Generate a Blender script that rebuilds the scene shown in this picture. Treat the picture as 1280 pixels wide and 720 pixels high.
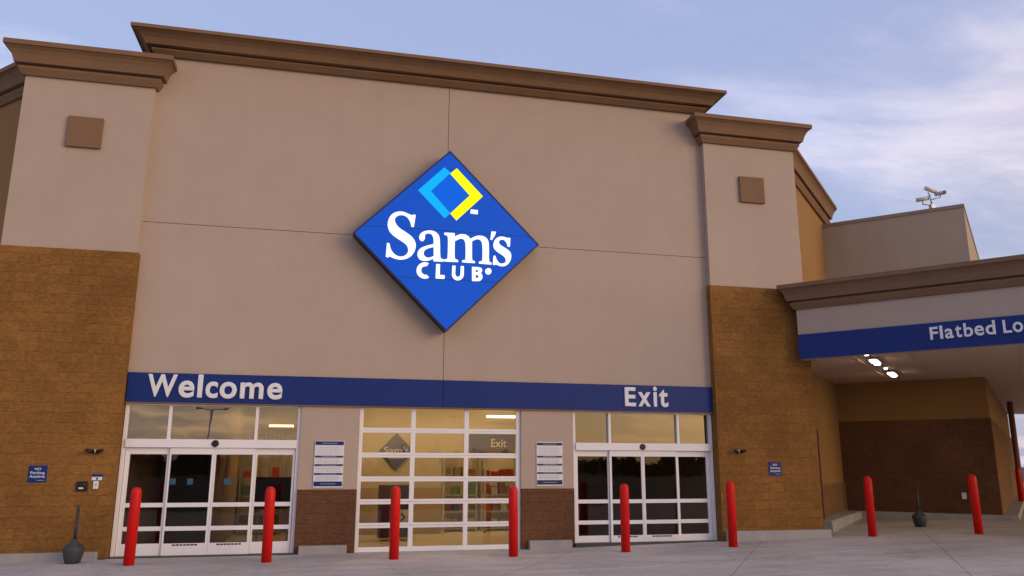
import bpy, bmesh, math, random
from mathutils import Vector, Matrix
R = math.radians
random.seed(7)
for o in list(bpy.data.objects): bpy.data.objects.remove(o)
C = bpy.context.scene.collection
SC = bpy.context.scene

# ------------------------------------------------------------ camera
YAW, PITCH, ROLL = R(13.004), R(12.5), R(0.158)
fw = Vector((math.sin(YAW)*math.cos(PITCH), math.cos(YAW)*math.cos(PITCH), math.sin(PITCH)))
rt = Vector((math.cos(YAW), -math.sin(YAW), 0)); up = rt.cross(fw)
r2 = rt*math.cos(ROLL) + up*math.sin(ROLL); u2 = -rt*math.sin(ROLL) + up*math.cos(ROLL)
cam = bpy.data.objects.new('camera', bpy.data.cameras.new('camera')); C.objects.link(cam)
cam.matrix_world = Matrix(((r2.x, u2.x, -fw.x, -2.508), (r2.y, u2.y, -fw.y, -17.695), (r2.z, u2.z, -fw.z, 1.835), (0, 0, 0, 1)))
cam.data.sensor_width = 36; cam.data.lens = 36*990.45/1280; cam.data.clip_end = 3000; cam.data.clip_start = .1
SC.camera = cam

# ------------------------------------------------------------ sky, sun, exposure
SUN_EL, SUN_AZ = R(9), R(132)            # azimuth clockwise from +Y: the glow is behind and right of the camera
sundir = Vector((math.sin(SUN_AZ)*math.cos(SUN_EL), math.cos(SUN_AZ)*math.cos(SUN_EL), math.sin(SUN_EL)))
w = bpy.data.worlds.new('World'); SC.world = w; w.use_nodes = True
nt = w.node_tree; nt.nodes.clear()
def N(nt, t, **kw):
    n = nt.nodes.new(t)
    for k, v in kw.items():
        if k.startswith('i_'): n.inputs[k[2:].replace('_', ' ')].default_value = v
        else: setattr(n, k, v)
    return n
L = nt.links.new
def wmath(op, a, b=None, c=None, clamp=False):
    n = nt.nodes.new('ShaderNodeMath'); n.operation = op; n.use_clamp = clamp
    for i, v in enumerate((a, b, c)):
        if v is None: continue
        if isinstance(v, (int, float)): n.inputs[i].default_value = v
        else: L(v, n.inputs[i])
    return n.outputs[0]
tc = N(nt, 'ShaderNodeTexCoord')
sky = N(nt, 'ShaderNodeTexSky'); sky.sky_type = 'NISHITA'; sky.sun_disc = False
sky.sun_elevation = SUN_EL; sky.sun_rotation = SUN_AZ; sky.air_density = 1.2; sky.dust_density = 1.2; sky.ozone_density = 1.6
sep = N(nt, 'ShaderNodeSeparateXYZ'); L(tc.outputs['Generated'], sep.inputs[0])
zz = wmath('ADD', wmath('MAXIMUM', sep.outputs[2], 0.0), 0.12)
cx_ = wmath('DIVIDE', sep.outputs[0], zz); cy_ = wmath('DIVIDE', sep.outputs[1], zz)
cmb = N(nt, 'ShaderNodeCombineXYZ'); L(cx_, cmb.inputs[0]); L(cy_, cmb.inputs[1])
mp = N(nt, 'ShaderNodeMapping'); mp.inputs['Rotation'].default_value = (0, 0, R(28)); mp.inputs['Scale'].default_value = (.8, 1.5, 1); mp.inputs['Location'].default_value = (3.1, 1.7, 0)
L(cmb.outputs[0], mp.inputs[0])
n1 = N(nt, 'ShaderNodeTexNoise'); n1.inputs['Scale'].default_value = 1.1; n1.inputs['Detail'].default_value = 9; n1.inputs['Roughness'].default_value = .6; n1.inputs['Distortion'].default_value = .5
L(mp.outputs[0], n1.inputs['Vector'])
cl = N(nt, 'ShaderNodeMapRange'); cl.interpolation_type = 'SMOOTHSTEP'; cl.inputs[1].default_value = .42; cl.inputs[2].default_value = .74
L(n1.outputs['Fac'], cl.inputs[0])
# warm where the cloud lies towards the low sun
dot = N(nt, 'ShaderNodeVectorMath', operation='DOT_PRODUCT'); L(tc.outputs['Generated'], dot.inputs[0]); dot.inputs[1].default_value = (math.sin(SUN_AZ), math.cos(SUN_AZ), 0)
wm = N(nt, 'ShaderNodeMapRange'); wm.interpolation_type = 'SMOOTHSTEP'; wm.inputs[1].default_value = -.25; wm.inputs[2].default_value = .85; L(dot.outputs['Value'], wm.inputs[0])
low = N(nt, 'ShaderNodeMapRange'); low.interpolation_type = 'SMOOTHSTEP'; low.inputs[1].default_value = .75; low.inputs[2].default_value = .05; L(sep.outputs[2], low.inputs[0])
warm = wmath('MULTIPLY', wm.outputs[0], low.outputs[0])
cc = N(nt, 'ShaderNodeMix', data_type='RGBA'); L(warm, cc.inputs[0])
cc.inputs[6].default_value = (5.9, 5.75, 7.1, 1); cc.inputs[7].default_value = (13.0, 7.9, 3.6, 1)
base = N(nt, 'ShaderNodeMix', data_type='RGBA', blend_type='MULTIPLY'); base.inputs[0].default_value = 1
L(sky.outputs[0], base.inputs[6]); base.inputs[7].default_value = (1, 1, 1, 1)
# thin high veil that keeps the open sky lavender blue at dusk
veil = N(nt, 'ShaderNodeMix', data_type='RGBA'); veil.inputs[0].default_value = .62
L(base.outputs[2], veil.inputs[6])
vc = N(nt, 'ShaderNodeMix', data_type='RGBA'); L(warm, vc.inputs[0]); vc.inputs[6].default_value = (3.7, 4.3, 6.9, 1); vc.inputs[7].default_value = (5.2, 3.3, 2.2, 1)
L(vc.outputs[2], veil.inputs[7])
fin = N(nt, 'ShaderNodeMix', data_type='RGBA'); L(wmath('MULTIPLY', cl.outputs[0], .8), fin.inputs[0]); L(veil.outputs[2], fin.inputs[6]); L(cc.outputs[2], fin.inputs[7])
bg = N(nt, 'ShaderNodeBackground'); bg.inputs['Strength'].default_value = .10; L(fin.outputs[2], bg.inputs[0])
wo = N(nt, 'ShaderNodeOutputWorld'); L(bg.outputs[0], wo.inputs[0])

sun = bpy.data.objects.new('sun', bpy.data.lights.new('sun', 'SUN')); C.objects.link(sun)
sun.data.energy = 1.15; sun.data.angle = R(40); sun.data.color = (1, .78, .54)
sun.rotation_euler = sundir.to_track_quat('Z', 'Y').to_euler()
vs = SC.view_settings; vs.view_transform = 'Standard'; vs.look = 'None'; vs.gamma = 1; vs.use_curve_mapping = False
vs.exposure = .55

# ------------------------------------------------------------ materials
def pmat(name, col, rough=.8, metal=0, spec=.4, var=.12, vscale=1.2, bump=0.0, bscale=60, fine=.05, stain=0):
    m = bpy.data.materials.new(name); m.use_nodes = True; t = m.node_tree; b = t.nodes['Principled BSDF']
    b.inputs['Roughness'].default_value = rough; b.inputs['Metallic'].default_value = metal; b.inputs['Specular IOR Level'].default_value = spec
    g = t.nodes.new('ShaderNodeNewGeometry')
    a = t.nodes.new('ShaderNodeTexNoise'); a.inputs['Scale'].default_value = vscale; a.inputs['Detail'].default_value = 6; a.inputs['Roughness'].default_value = .65
    t.links.new(g.outputs['Position'], a.inputs['Vector'])
    r = t.nodes.new('ShaderNodeMapRange'); r.inputs[1].default_value = .25; r.inputs[2].default_value = .75; r.inputs[3].default_value = 1-var; r.inputs[4].default_value = 1+var
    t.links.new(a.outputs['Fac'], r.inputs[0])
    f = t.nodes.new('ShaderNodeTexNoise'); f.inputs['Scale'].default_value = bscale; f.inputs['Detail'].default_value = 3
    t.links.new(g.outputs['Position'], f.inputs['Vector'])
    r2_ = t.nodes.new('ShaderNodeMapRange'); r2_.inputs[1].default_value = .3; r2_.inputs[2].default_value = .7; r2_.inputs[3].default_value = 1-fine; r2_.inputs[4].default_value = 1+fine
    t.links.new(f.outputs['Fac'], r2_.inputs[0])
    mu = t.nodes.new('ShaderNodeMath'); mu.operation = 'MULTIPLY'; t.links.new(r.outputs[0], mu.inputs[0]); t.links.new(r2_.outputs[0], mu.inputs[1])
    out = mu.outputs[0]
    if stain:   # rain streaks: noise stretched in z
        mpp = t.nodes.new('ShaderNodeMapping'); mpp.inputs['Scale'].default_value = (2.2, 2.2, .12); t.links.new(g.outputs['Position'], mpp.inputs[0])
        s = t.nodes.new('ShaderNodeTexNoise'); s.inputs['Scale'].default_value = 1.5; s.inputs['Detail'].default_value = 5; t.links.new(mpp.outputs[0], s.inputs['Vector'])
        sr = t.nodes.new('ShaderNodeMapRange'); sr.inputs[1].default_value = .35; sr.inputs[2].default_value = .7; sr.inputs[3].default_value = 1; sr.inputs[4].default_value = 1-stain
        t.links.new(s.outputs['Fac'], sr.inputs[0])
        m2 = t.nodes.new('ShaderNodeMath'); m2.operation = 'MULTIPLY'; t.links.new(out, m2.inputs[0]); t.links.new(sr.outputs[0], m2.inputs[1]); out = m2.outputs[0]
    vm = t.nodes.new('ShaderNodeVectorMath'); vm.operation = 'SCALE'; vm.inputs[0].default_value = col; t.links.new(out, vm.inputs['Scale'])
    t.links.new(vm.outputs[0], b.inputs['Base Color'])
    if bump:
        bp = t.nodes.new('ShaderNodeBump'); bp.inputs['Strength'].default_value = bump; bp.inputs['Distance'].default_value = .01
        t.links.new(f.outputs['Fac'], bp.inputs['Height']); t.links.new(bp.outputs[0], b.inputs['Normal'])
    return m
def blockmat(name, c1, c2, mortar, dirx, diry, bw=.4, bh=.2):
    """rough split-face concrete block; u runs along the wall direction (dirx, diry)"""
    m = bpy.data.materials.new(name); m.use_nodes = True; t = m.node_tree; b = t.nodes['Principled BSDF']; K = t.links.new
    b.inputs['Roughness'].default_value = .95; b.inputs['Specular IOR Level'].default_value = .15
    g = t.nodes.new('ShaderNodeNewGeometry')
    d = t.nodes.new('ShaderNodeVectorMath'); d.operation = 'DOT_PRODUCT'; K(g.outputs['Position'], d.inputs[0]); d.inputs[1].default_value = (dirx, diry, 0)
    sp = t.nodes.new('ShaderNodeSeparateXYZ'); K(g.outputs['Position'], sp.inputs[0])
    cb = t.nodes.new('ShaderNodeCombineXYZ'); K(d.outputs['Value'], cb.inputs[0]); K(sp.outputs[2], cb.inputs[1])
    br = t.nodes.new('ShaderNodeTexBrick'); K(cb.outputs[0], br.inputs['Vector'])
    br.inputs['Scale'].default_value = 1; br.inputs['Brick Width'].default_value = bw; br.inputs['Row Height'].default_value = bh
    br.inputs['Mortar Size'].default_value = .006; br.inputs['Mortar Smooth'].default_value = .6
    br.inputs['Color1'].default_value = (*c1, 1); br.inputs['Color2'].default_value = (*c2, 1); br.inputs['Mortar'].default_value = (*mortar, 1)
    mp_ = t.nodes.new('ShaderNodeMapping'); mp_.inputs['Scale'].default_value = (1, 1, 1.9); K(g.outputs['Position'], mp_.inputs[0])
    n = t.nodes.new('ShaderNodeTexNoise'); n.inputs['Scale'].default_value = 11; n.inputs['Detail'].default_value = 8; n.inputs['Roughness'].default_value = .7; K(mp_.outputs[0], n.inputs['Vector'])
    r = t.nodes.new('ShaderNodeMapRange'); r.inputs[1].default_value = .3; r.inputs[2].default_value = .7; r.inputs[3].default_value = .72; r.inputs[4].default_value = 1.26; K(n.outputs['Fac'], r.inputs[0])
    n2 = t.nodes.new('ShaderNodeTexNoise'); n2.inputs['Scale'].default_value = .8; n2.inputs['Detail'].default_value = 4; K(g.outputs['Position'], n2.inputs['Vector'])
    r2_ = t.nodes.new('ShaderNodeMapRange'); r2_.inputs[1].default_value = .3; r2_.inputs[2].default_value = .7; r2_.inputs[3].default_value = .86; r2_.inputs[4].default_value = 1.14; K(n2.outputs['Fac'], r2_.inputs[0])
    mu = t.nodes.new('ShaderNodeMath'); mu.operation = 'MULTIPLY'; K(r.outputs[0], mu.inputs[0]); K(r2_.outputs[0], mu.inputs[1])
    vm = t.nodes.new('ShaderNodeVectorMath'); vm.operation = 'SCALE'; K(br.outputs['Color'], vm.inputs[0]); K(mu.outputs[0], vm.inputs['Scale'])
    K(vm.outputs[0], b.inputs['Base Color'])
    ad = t.nodes.new('ShaderNodeMath'); ad.operation = 'MULTIPLY_ADD'; K(br.outputs['Fac'], ad.inputs[0]); ad.inputs[1].default_value = -.22; K(n.outputs['Fac'], ad.inputs[2])
    bp = t.nodes.new('ShaderNodeBump'); bp.inputs['Strength'].default_value = .8; bp.inputs['Distance'].default_value = .03; K(ad.outputs[0], bp.inputs['Height']); K(bp.outputs[0], b.inputs['Normal'])
    return m
def emat(name, col, s):
    m = bpy.data.materials.new(name); m.use_nodes = True; b = m.node_tree.nodes['Principled BSDF']
    b.inputs['Base Color'].default_value = (*[min(c, .8)*.12 for c in col], 1); b.inputs['Specular IOR Level'].default_value = .15; b.inputs['Emission Color'].default_value = (*col, 1); b.inputs['Emission Strength'].default_value = s
    b.inputs['Roughness'].default_value = .35
    return m
def glassmat(name, refl, tint, ior=1.3):
    m = bpy.data.materials.new(name); m.use_nodes = True; t = m.node_tree; t.nodes.clear(); K = t.links.new
    tr = t.nodes.new('ShaderNodeBsdfTransparent'); tr.inputs[0].default_value = (*tint, 1)
    gl = t.nodes.new('ShaderNodeBsdfGlossy'); gl.inputs['Roughness'].default_value = .015
    n = t.nodes.new('ShaderNodeTexNoise'); n.inputs['Scale'].default_value = .9; g = t.nodes.new('ShaderNodeNewGeometry'); K(g.outputs['Position'], n.inputs['Vector'])
    bp = t.nodes.new('ShaderNodeBump'); bp.inputs['Strength'].default_value = .12; bp.inputs['Distance'].default_value = .03; K(n.outputs['Fac'], bp.inputs['Height']); K(bp.outputs[0], gl.inputs['Normal'])
    fr = t.nodes.new('ShaderNodeFresnel'); fr.inputs['IOR'].default_value = ior
    ma = t.nodes.new('ShaderNodeMath'); ma.operation = 'MULTIPLY_ADD'; ma.use_clamp = True; K(fr.outputs[0], ma.inputs[0]); ma.inputs[1].default_value = 1.0; ma.inputs[2].default_value = refl
    mx = t.nodes.new('ShaderNodeMixShader'); K(ma.outputs[0], mx.inputs[0]); K(tr.outputs[0], mx.inputs[1]); K(gl.outputs[0], mx.inputs[2])
    o = t.nodes.new('ShaderNodeOutputMaterial'); K(mx.outputs[0], o.inputs[0])
    return m
s2 = math.sqrt(.5)
M = {}
M['stucco'] = pmat('stucco', (.455, .353, .292), .92, spec=.2, var=.045, vscale=.8, bump=.35, bscale=45, fine=.05, stain=.02)
M['gold'] = pmat('ochre_stucco', (.30, .165, .06), .92, spec=.2, var=.06, vscale=.5, bump=.35, bscale=45, stain=.02)
M['brown'] = pmat('brown_stucco', (.23, .135, .078), .9, spec=.25, var=.07, vscale=.8, bump=.3, bscale=45, stain=.08)
M['taupe'] = pmat('taupe_stucco', (.42, .33, .255), .92, spec=.2, var=.05, vscale=.5, bump=.3, bscale=45, stain=.06)
M['cop'] = pmat('metal_coping', (.27, .19, .14), .45, spec=.5, var=.06)
M['ochre'] = blockmat('ochre_block', (.27, .128, .035), (.228, .107, .030), (.19, .092, .028), 1, 0)
M['ochre_s'] = blockmat('ochre_block_side', (.27, .128, .035), (.228, .107, .030), (.19, .092, .028), 0, 1)
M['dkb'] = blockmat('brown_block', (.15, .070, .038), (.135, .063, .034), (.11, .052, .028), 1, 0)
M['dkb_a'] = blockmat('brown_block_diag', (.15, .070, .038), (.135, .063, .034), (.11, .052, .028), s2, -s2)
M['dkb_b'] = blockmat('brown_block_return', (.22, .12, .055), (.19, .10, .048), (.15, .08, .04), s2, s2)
M['conc'] = pmat('plinth_concrete', (.37, .35, .34), .9, var=.12, vscale=2, bump=.2, bscale=50, stain=.12)
M['blue'] = pmat('blue_panel', (.008, .028, .17), .5, spec=.25, var=.05, vscale=1)
M['white'] = pmat('white_letter', (.75, .75, .78), .5, var=.02)
M['alum'] = pmat('white_aluminium', (.80, .77, .80), .42, spec=.4, var=.03, vscale=3, fine=.02)
M['red'] = pmat('red_plastic', (.62, .006, .004), .5, spec=.3, var=.14, vscale=6, fine=.04)
M['black'] = pmat('black_plastic', (.012, .012, .014), .45, var=.1)
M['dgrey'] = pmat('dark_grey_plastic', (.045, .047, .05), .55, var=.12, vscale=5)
M['steel'] = pmat('grey_metal', (.34, .34, .35), .4, metal=.6, var=.08, vscale=5)
M['cream'] = pmat('camera_cream', (.6, .57, .5), .5, var=.05, vscale=8)
M['soffit'] = pmat('white_soffit', (.60, .46, .36), .6, var=.06, vscale=1)
M['inwall'] = pmat('interior_tan', (.44, .37, .27), .85, var=.06)
M['inwall2'] = pmat('interior_ochre', (.34, .24, .13), .85, var=.06)
M['infloor'] = pmat('interior_floor', (.5, .42, .28), .35, var=.1)
M['inceil'] = pmat('interior_ceiling', (.62, .5, .33), .8, var=.03)
M['navy'] = pmat('navy_panel', (.012, .02, .09), .4, var=.08)
M['greyblue'] = pmat('grey_blue_panel', (.085, .095, .19), .5, var=.05)
M['rack'] = pmat('rack_metal', (.42, .42, .4), .45, metal=.3, var=.06)
M['letter2'] = pmat('pale_letter', (.6, .6, .58), .6, var=.03)
M['glass'] = glassmat('tinted_glass', .05, (.86, .80, .66))
M['glass3'] = glassmat('transom_glass', .24, (.62, .56, .46))
M['glass2'] = glassmat('door_glass', .035, (.72, .64, .54))
M['signface'] = emat('lit_blue_face', (.004, .056, .37), .95)
M['signmid'] = emat('lit_bright_blue', (.0, .085, .52), .95)
M['cyan'] = emat('lit_cyan', (.0, .36, 1.0), .85)
M['yellow'] = emat('lit_yellow', (.95, .83, .0), .85)
M['lit'] = emat('lit_white', (1, 1, 1), .80)
M['lamp'] = emat('canopy_lamp', (1, .84, .64), 16)
M['spot'] = emat('spot_lamp', (1, .85, .65), 1.6)
M['panel'] = emat('ceiling_panel_light', (1, .84, .60), 15)
M['asphalt'] = pmat('asphalt', (.05, .05, .052), .9, var=.2, vscale=.3, bump=.3, bscale=40)
M['paint'] = pmat('paper_white', (.7, .7, .72), .6, var=.03)
M['ink'] = pmat('grey_ink', (.35, .35, .42), .7, var=.03)
M['leaf'] = pmat('foliage', (.05, .07, .03), .8, var=.3, vscale=.5)
M['bark'] = pmat('bark', (.09, .06, .04), .9, var=.2, vscale=3)
M['strip'] = emat('strip_lamp', (1, .92, .75), 5)
M['glint'] = pmat('teal_reflection', (.02, .09, .14), .5)
M['col'] = pmat('column_paint', (.22, .09, .065), .6, var=.06)
M['door_jamb'] = pmat('dark_red_brown_paint', (.07, .028, .02), .6, var=.05)
# concrete apron with tooled joints and broad tyre / damp marks
def concmat():
    m = bpy.data.materials.new('apron_concrete'); m.use_nodes = True; t = m.node_tree; b = t.nodes['Principled BSDF']; K = t.links.new
    b.inputs['Roughness'].default_value = .82; b.inputs['Specular IOR Level'].default_value = .3
    g = t.nodes.new('ShaderNodeNewGeometry')
    def nz(sc, det, mn, mx, rough=.6, scale=None):
        v = g.outputs['Position']
        if scale:
            mm = t.nodes.new('ShaderNodeMapping'); mm.inputs['Scale'].default_value = scale; mm.inputs['Rotation'].default_value = (0, 0, R(12)); K(v, mm.inputs[0]); v = mm.outputs[0]
        n = t.nodes.new('ShaderNodeTexNoise'); n.inputs['Scale'].default_value = sc; n.inputs['Detail'].default_value = det; n.inputs['Roughness'].default_value = rough; K(v, n.inputs['Vector'])
        r = t.nodes.new('ShaderNodeMapRange'); r.inputs[1].default_value = .3; r.inputs[2].default_value = .7; r.inputs[3].default_value = mn; r.inputs[4].default_value = mx; K(n.outputs['Fac'], r.inputs[0])
        return n, r.outputs[0]
    st = t.nodes.new('ShaderNodeTexNoise'); st.inputs['Scale'].default_value = 3.2; st.inputs['Detail'].default_value = 6; st.inputs['Roughness'].default_value = .75; K(g.outputs['Position'], st.inputs['Vector'])
    sr = t.nodes.new('ShaderNodeMapRange'); sr.inputs[1].default_value = .60; sr.inputs[2].default_value = .72; sr.inputs[3].default_value = 1; sr.inputs[4].default_value = .68; K(st.outputs['Fac'], sr.inputs[0])
    vo = t.nodes.new('ShaderNodeTexVoronoi'); vo.feature = 'DISTANCE_TO_EDGE'; vo.inputs['Scale'].default_value = .28; wv = t.nodes.new('ShaderNodeVectorMath'); wv.operation = 'ADD'; K(g.outputs['Position'], wv.inputs[0]); K(st.outputs['Color'], wv.inputs[1]); K(wv.outputs[0], vo.inputs['Vector'])
    vr = t.nodes.new('ShaderNodeMapRange'); vr.inputs[1].default_value = 0; vr.inputs[2].default_value = .006; vr.inputs[3].default_value = .55; vr.inputs[4].default_value = 1; K(vo.outputs['Distance'], vr.inputs[0])
    a, ra = nz(.35, 5, .76, 1.16); c, rc = nz(6, 7, .90, 1.09, .7); d, rd = nz(60, 3, .93, 1.06); e, re_ = nz(1.0, 5, .84, 1.08, .6, (.25, 2.4, 1))
    mp_ = t.nodes.new('ShaderNodeMapping'); mp_.inputs['Rotation'].default_value = (0, 0, R(35)); mp_.inputs['Location'].default_value = (.9, .4, 0); K(g.outputs['Position'], mp_.inputs[0])
    br = t.nodes.new('ShaderNodeTexBrick'); br.offset = 0; br.inputs['Scale'].default_value = 1; br.inputs['Brick Width'].default_value = 3.6; br.inputs['Row Height'].default_value = 3.0
    br.inputs['Mortar Size'].default_value = .014; br.inputs['Mortar Smooth'].default_value = .3
    br.inputs['Color1'].default_value = (.55, .475, .42, 1); br.inputs['Color2'].default_value = (.51, .45, .405, 1); br.inputs['Mortar'].default_value = (.33, .29, .26, 1)
    K(mp_.outputs[0], br.inputs['Vector'])
    x = ra
    for y in (rc, rd, re_, sr.outputs[0], vr.outputs[0]):
        q = t.nodes.new('ShaderNodeMath'); q.operation = 'MULTIPLY'; K(x, q.inputs[0]); K(y, q.inputs[1]); x = q.outputs[0]
    vm = t.nodes.new('ShaderNodeVectorMath'); vm.operation = 'SCALE'; K(br.outputs['Color'], vm.inputs[0]); K(x, vm.inputs['Scale']); K(vm.outputs[0], b.inputs['Base Color'])
    bp = t.nodes.new('ShaderNodeBump'); bp.inputs['Strength'].default_value = .3; bp.inputs['Distance'].default_value = .01; K(d.outputs['Fac'], bp.inputs['Height']); K(bp.outputs[0], b.inputs['Normal'])
    return m
M['apron'] = concmat()

# ------------------------------------------------------------ helpers
def tag(o, label=None, cat=None, group=None, kind=None):
    for k, v in (('label', label), ('category', cat), ('group', group), ('kind', kind)):
        if v: o[k] = v
    return o
def thing(name, label, cat, loc=(0, 0, 0), rotz=0, group=None):
    o = bpy.data.objects.new(name, None); C.objects.link(o); o.location = loc; o.rotation_euler = (0, 0, rotz); o.empty_display_size = .2
    return tag(o, label, cat, group)
class MB:
    def __init__(s): s.bm = bmesh.new(); s.mi = 0
    def face(s, pts):
        f = s.bm.faces.new([s.bm.verts.new(p) for p in pts]); f.material_index = s.mi; return s
    def box(s, x0, x1, y0, y1, z0, z1):
        x0, x1 = min(x0, x1), max(x0, x1)
        v = [s.bm.verts.new((x, y, z)) for z in (z0, z1) for x, y in ((x0, y0), (x1, y0), (x1, y1), (x0, y1))]
        for q in ((0, 3, 2, 1), (4, 5, 6, 7), (0, 1, 5, 4), (1, 2, 6, 5), (2, 3, 7, 6), (3, 0, 4, 7)):
            f = s.bm.faces.new([v[i] for i in q]); f.material_index = s.mi
        return s
    def prism(s, poly, z0, z1):
        """vertical prism over an xy polygon"""
        a = [s.bm.verts.new((*p, z0)) for p in poly]; b = [s.bm.verts.new((*p, z1)) for p in poly]; n = len(poly)
        for fs in (list(reversed(a)), b): s.bm.faces.new(fs).material_index = s.mi
        for i in range(n): s.bm.faces.new((a[i], a[(i+1) % n], b[(i+1) % n], b[i])).material_index = s.mi
        return s
    def plate(s, poly, y0, y1, holes=()):
        """plate in the xz plane between y0 and y1"""
        a = [s.bm.verts.new((x, y0, z)) for x, z in poly]; b = [s.bm.verts.new((x, y1, z)) for x, z in poly]; n = len(poly)
        e = [s.bm.edges.new((a[i], a[(i+1) % n])) for i in range(n)]
        hs = []
        for h in holes:
            ha = [s.bm.verts.new((x, y0, z)) for x, z in h]; hb = [s.bm.verts.new((x, y1, z)) for x, z in h]; k = len(h)
            e += [s.bm.edges.new((ha[i], ha[(i+1) % k])) for i in range(k)]; hs.append((ha, hb))
        r = bmesh.ops.triangle_fill(s.bm, use_beauty=True, edges=e)
        for f in r['geom']:
            if isinstance(f, bmesh.types.BMFace): f.material_index = s.mi
        for p, q in [(a, b)]+hs:
            k = len(p)
            for i in range(k): s.bm.faces.new((p[i], p[(i+1) % k], q[(i+1) % k], q[i])).material_index = s.mi
        return s
    def sweep(s, path, prof):
        """closed profile [(offset to the right of the path, z)] swept along an xy path with mitred corners"""
        rings = []
        P_ = [Vector(p) for p in path]; n = len(P_)
        for i in range(n):
            d1 = (P_[i]-P_[i-1]).normalized() if i else None; d2 = (P_[i+1]-P_[i]).normalized() if i < n-1 else None
            if d1 is None: d1 = d2
            if d2 is None: d2 = d1
            n1_ = Vector((d1.y, -d1.x)); n2_ = Vector((d2.y, -d2.x)); m = (n1_+n2_); m = m/(m.length**2)*2
            rings.append([s.bm.verts.new((P_[i].x+m.x*o, P_[i].y+m.y*o, z)) for o, z in prof])
        k = len(prof)
        for i in range(n-1):
            for j in range(k): s.bm.faces.new((rings[i][j], rings[i][(j+1) % k], rings[i+1][(j+1) % k], rings[i+1][j])).material_index = s.mi
        s.bm.faces.new(rings[0]).material_index = s.mi; s.bm.faces.new(list(reversed(rings[-1]))).material_index = s.mi
        return s
    def lathe(s, prof, x=0, y=0, z=0, n=28):
        rings = [[s.bm.verts.new((x+r*math.cos(2*math.pi*i/n), y+r*math.sin(2*math.pi*i/n), z+h)) for i in range(n)] for r, h in prof]
        for a, b in zip(rings, rings[1:]):
            for i in range(n):
                f = s.bm.faces.new((a[i], a[(i+1) % n], b[(i+1) % n], b[i])); f.smooth = True; f.material_index = s.mi
        s.bm.faces.new(list(reversed(rings[0]))); s.bm.faces.new(rings[-1])
        return s
    def tube(s, a, b, r, r1=None, n=14):
        a, b = Vector(a), Vector(b); r1 = r if r1 is None else r1; d = (b-a).normalized()
        u = d.cross(Vector((0, 0, 1)) if abs(d.z) < .9 else Vector((1, 0, 0))).normalized(); v = d.cross(u)
        A = [s.bm.verts.new(a+(u*math.cos(t)+v*math.sin(t))*r) for t in (2*math.pi*i/n for i in range(n))]
        B_ = [s.bm.verts.new(b+(u*math.cos(t)+v*math.sin(t))*r1) for t in (2*math.pi*i/n for i in range(n))]
        for i in range(n):
            f = s.bm.faces.new((A[i], A[(i+1) % n], B_[(i+1) % n], B_[i])); f.smooth = True; f.material_index = s.mi
        s.bm.faces.new(list(reversed(A))).material_index = s.mi; s.bm.faces.new(B_).material_index = s.mi
        return s
    def build(s, name, mats, parent=None, bevel=0):
        bmesh.ops.recalc_face_normals(s.bm, faces=s.bm.faces[:])
        me = bpy.data.meshes.new(name); s.bm.to_mesh(me); s.bm.free()
        for m in (mats if isinstance(mats, (list, tuple)) else [mats]): me.materials.append(m)
        o = bpy.data.objects.new(name, me); C.objects.link(o); o.parent = parent
        if bevel:
            b = o.modifiers.new('bevel', 'BEVEL'); b.width = bevel; b.segments = 2; b.limit_method = 'ANGLE'
        return o
def text_mesh(txt, name, mat, parent, x0, x1, z0, h, y, depth=.02, bold=.03, spacing=1.0, axis=None):
    """text in the xz plane: fitted between x0 and x1, capitals h high, standing on z0, front at y-depth"""
    cu = bpy.data.curves.new('t', 'FONT'); cu.body = txt; cu.space_character = spacing; cu.extrude = .01; cu.bevel_depth = bold*.75; cu.bevel_resolution = 0
    o = bpy.data.objects.new('t', cu); C.objects.link(o); bpy.context.view_layer.update()
    me = bpy.data.meshes.new_from_object(o.evaluated_get(bpy.context.evaluated_depsgraph_get())); bpy.data.objects.remove(o)
    xs = [v.co.x for v in me.vertices]; cap = .72
    sx = (x1-x0)/(max(xs)-min(xs)); sz = h/cap; mn = min(xs)
    for v in me.vertices:
        x, z, e = v.co.x, v.co.y, v.co.z
        v.co = (x0+(x-mn)*sx, y-(depth if e > 0 else 0), z0+z*sz)
    me.materials.append(mat)
    ob = bpy.data.objects.new(name, me); C.objects.link(ob); ob.parent = parent
    return ob
def letters(boxes, mat, parent, y, bold, shift=0):
    """each letter fitted to its own box (x0, x1, bottom, top)"""
    for ch, x0, x1, z0, z1 in boxes:
        o = text_mesh(ch, 'letter', mat, parent, 0, 1, 0, .72, y, .028, bold)
        vx = [v.co.x for v in o.data.vertices]; vz = [v.co.z for v in o.data.vertices]
        a, b, c_, d_ = min(vx), max(vx), min(vz), max(vz)
        for v in o.data.vertices:
            v.co.x = x0+(v.co.x-a)/(b-a)*(x1-x0); v.co.z = z0+(v.co.z-c_)/(d_-c_)*(z1-z0)
def gz(x): return .021*max(0, min(x, 18)-2)       # the apron rises gently to the right

# ------------------------------------------------------------ ground
g = MB(); g.face([(-600, -600, -.06), (600, -600, -.06), (600, 600, -.06), (-600, 600, -.06)]); tag(g.build('parking_ground', M['asphalt']), kind='structure')
g = MB(); xs = [-40, -12, -6, 0, 2, 4, 6, 8, 10, 12, 14, 16, 18, 60]
for a, b in zip(xs, xs[1:]):
    g.face([(a, -15.0, gz(a)), (b, -15.0, gz(b)), (b, 40, gz(b)), (a, 40, gz(a))])
tag(g.build('concrete_pavement', M['apron']), kind='structure')

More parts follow.
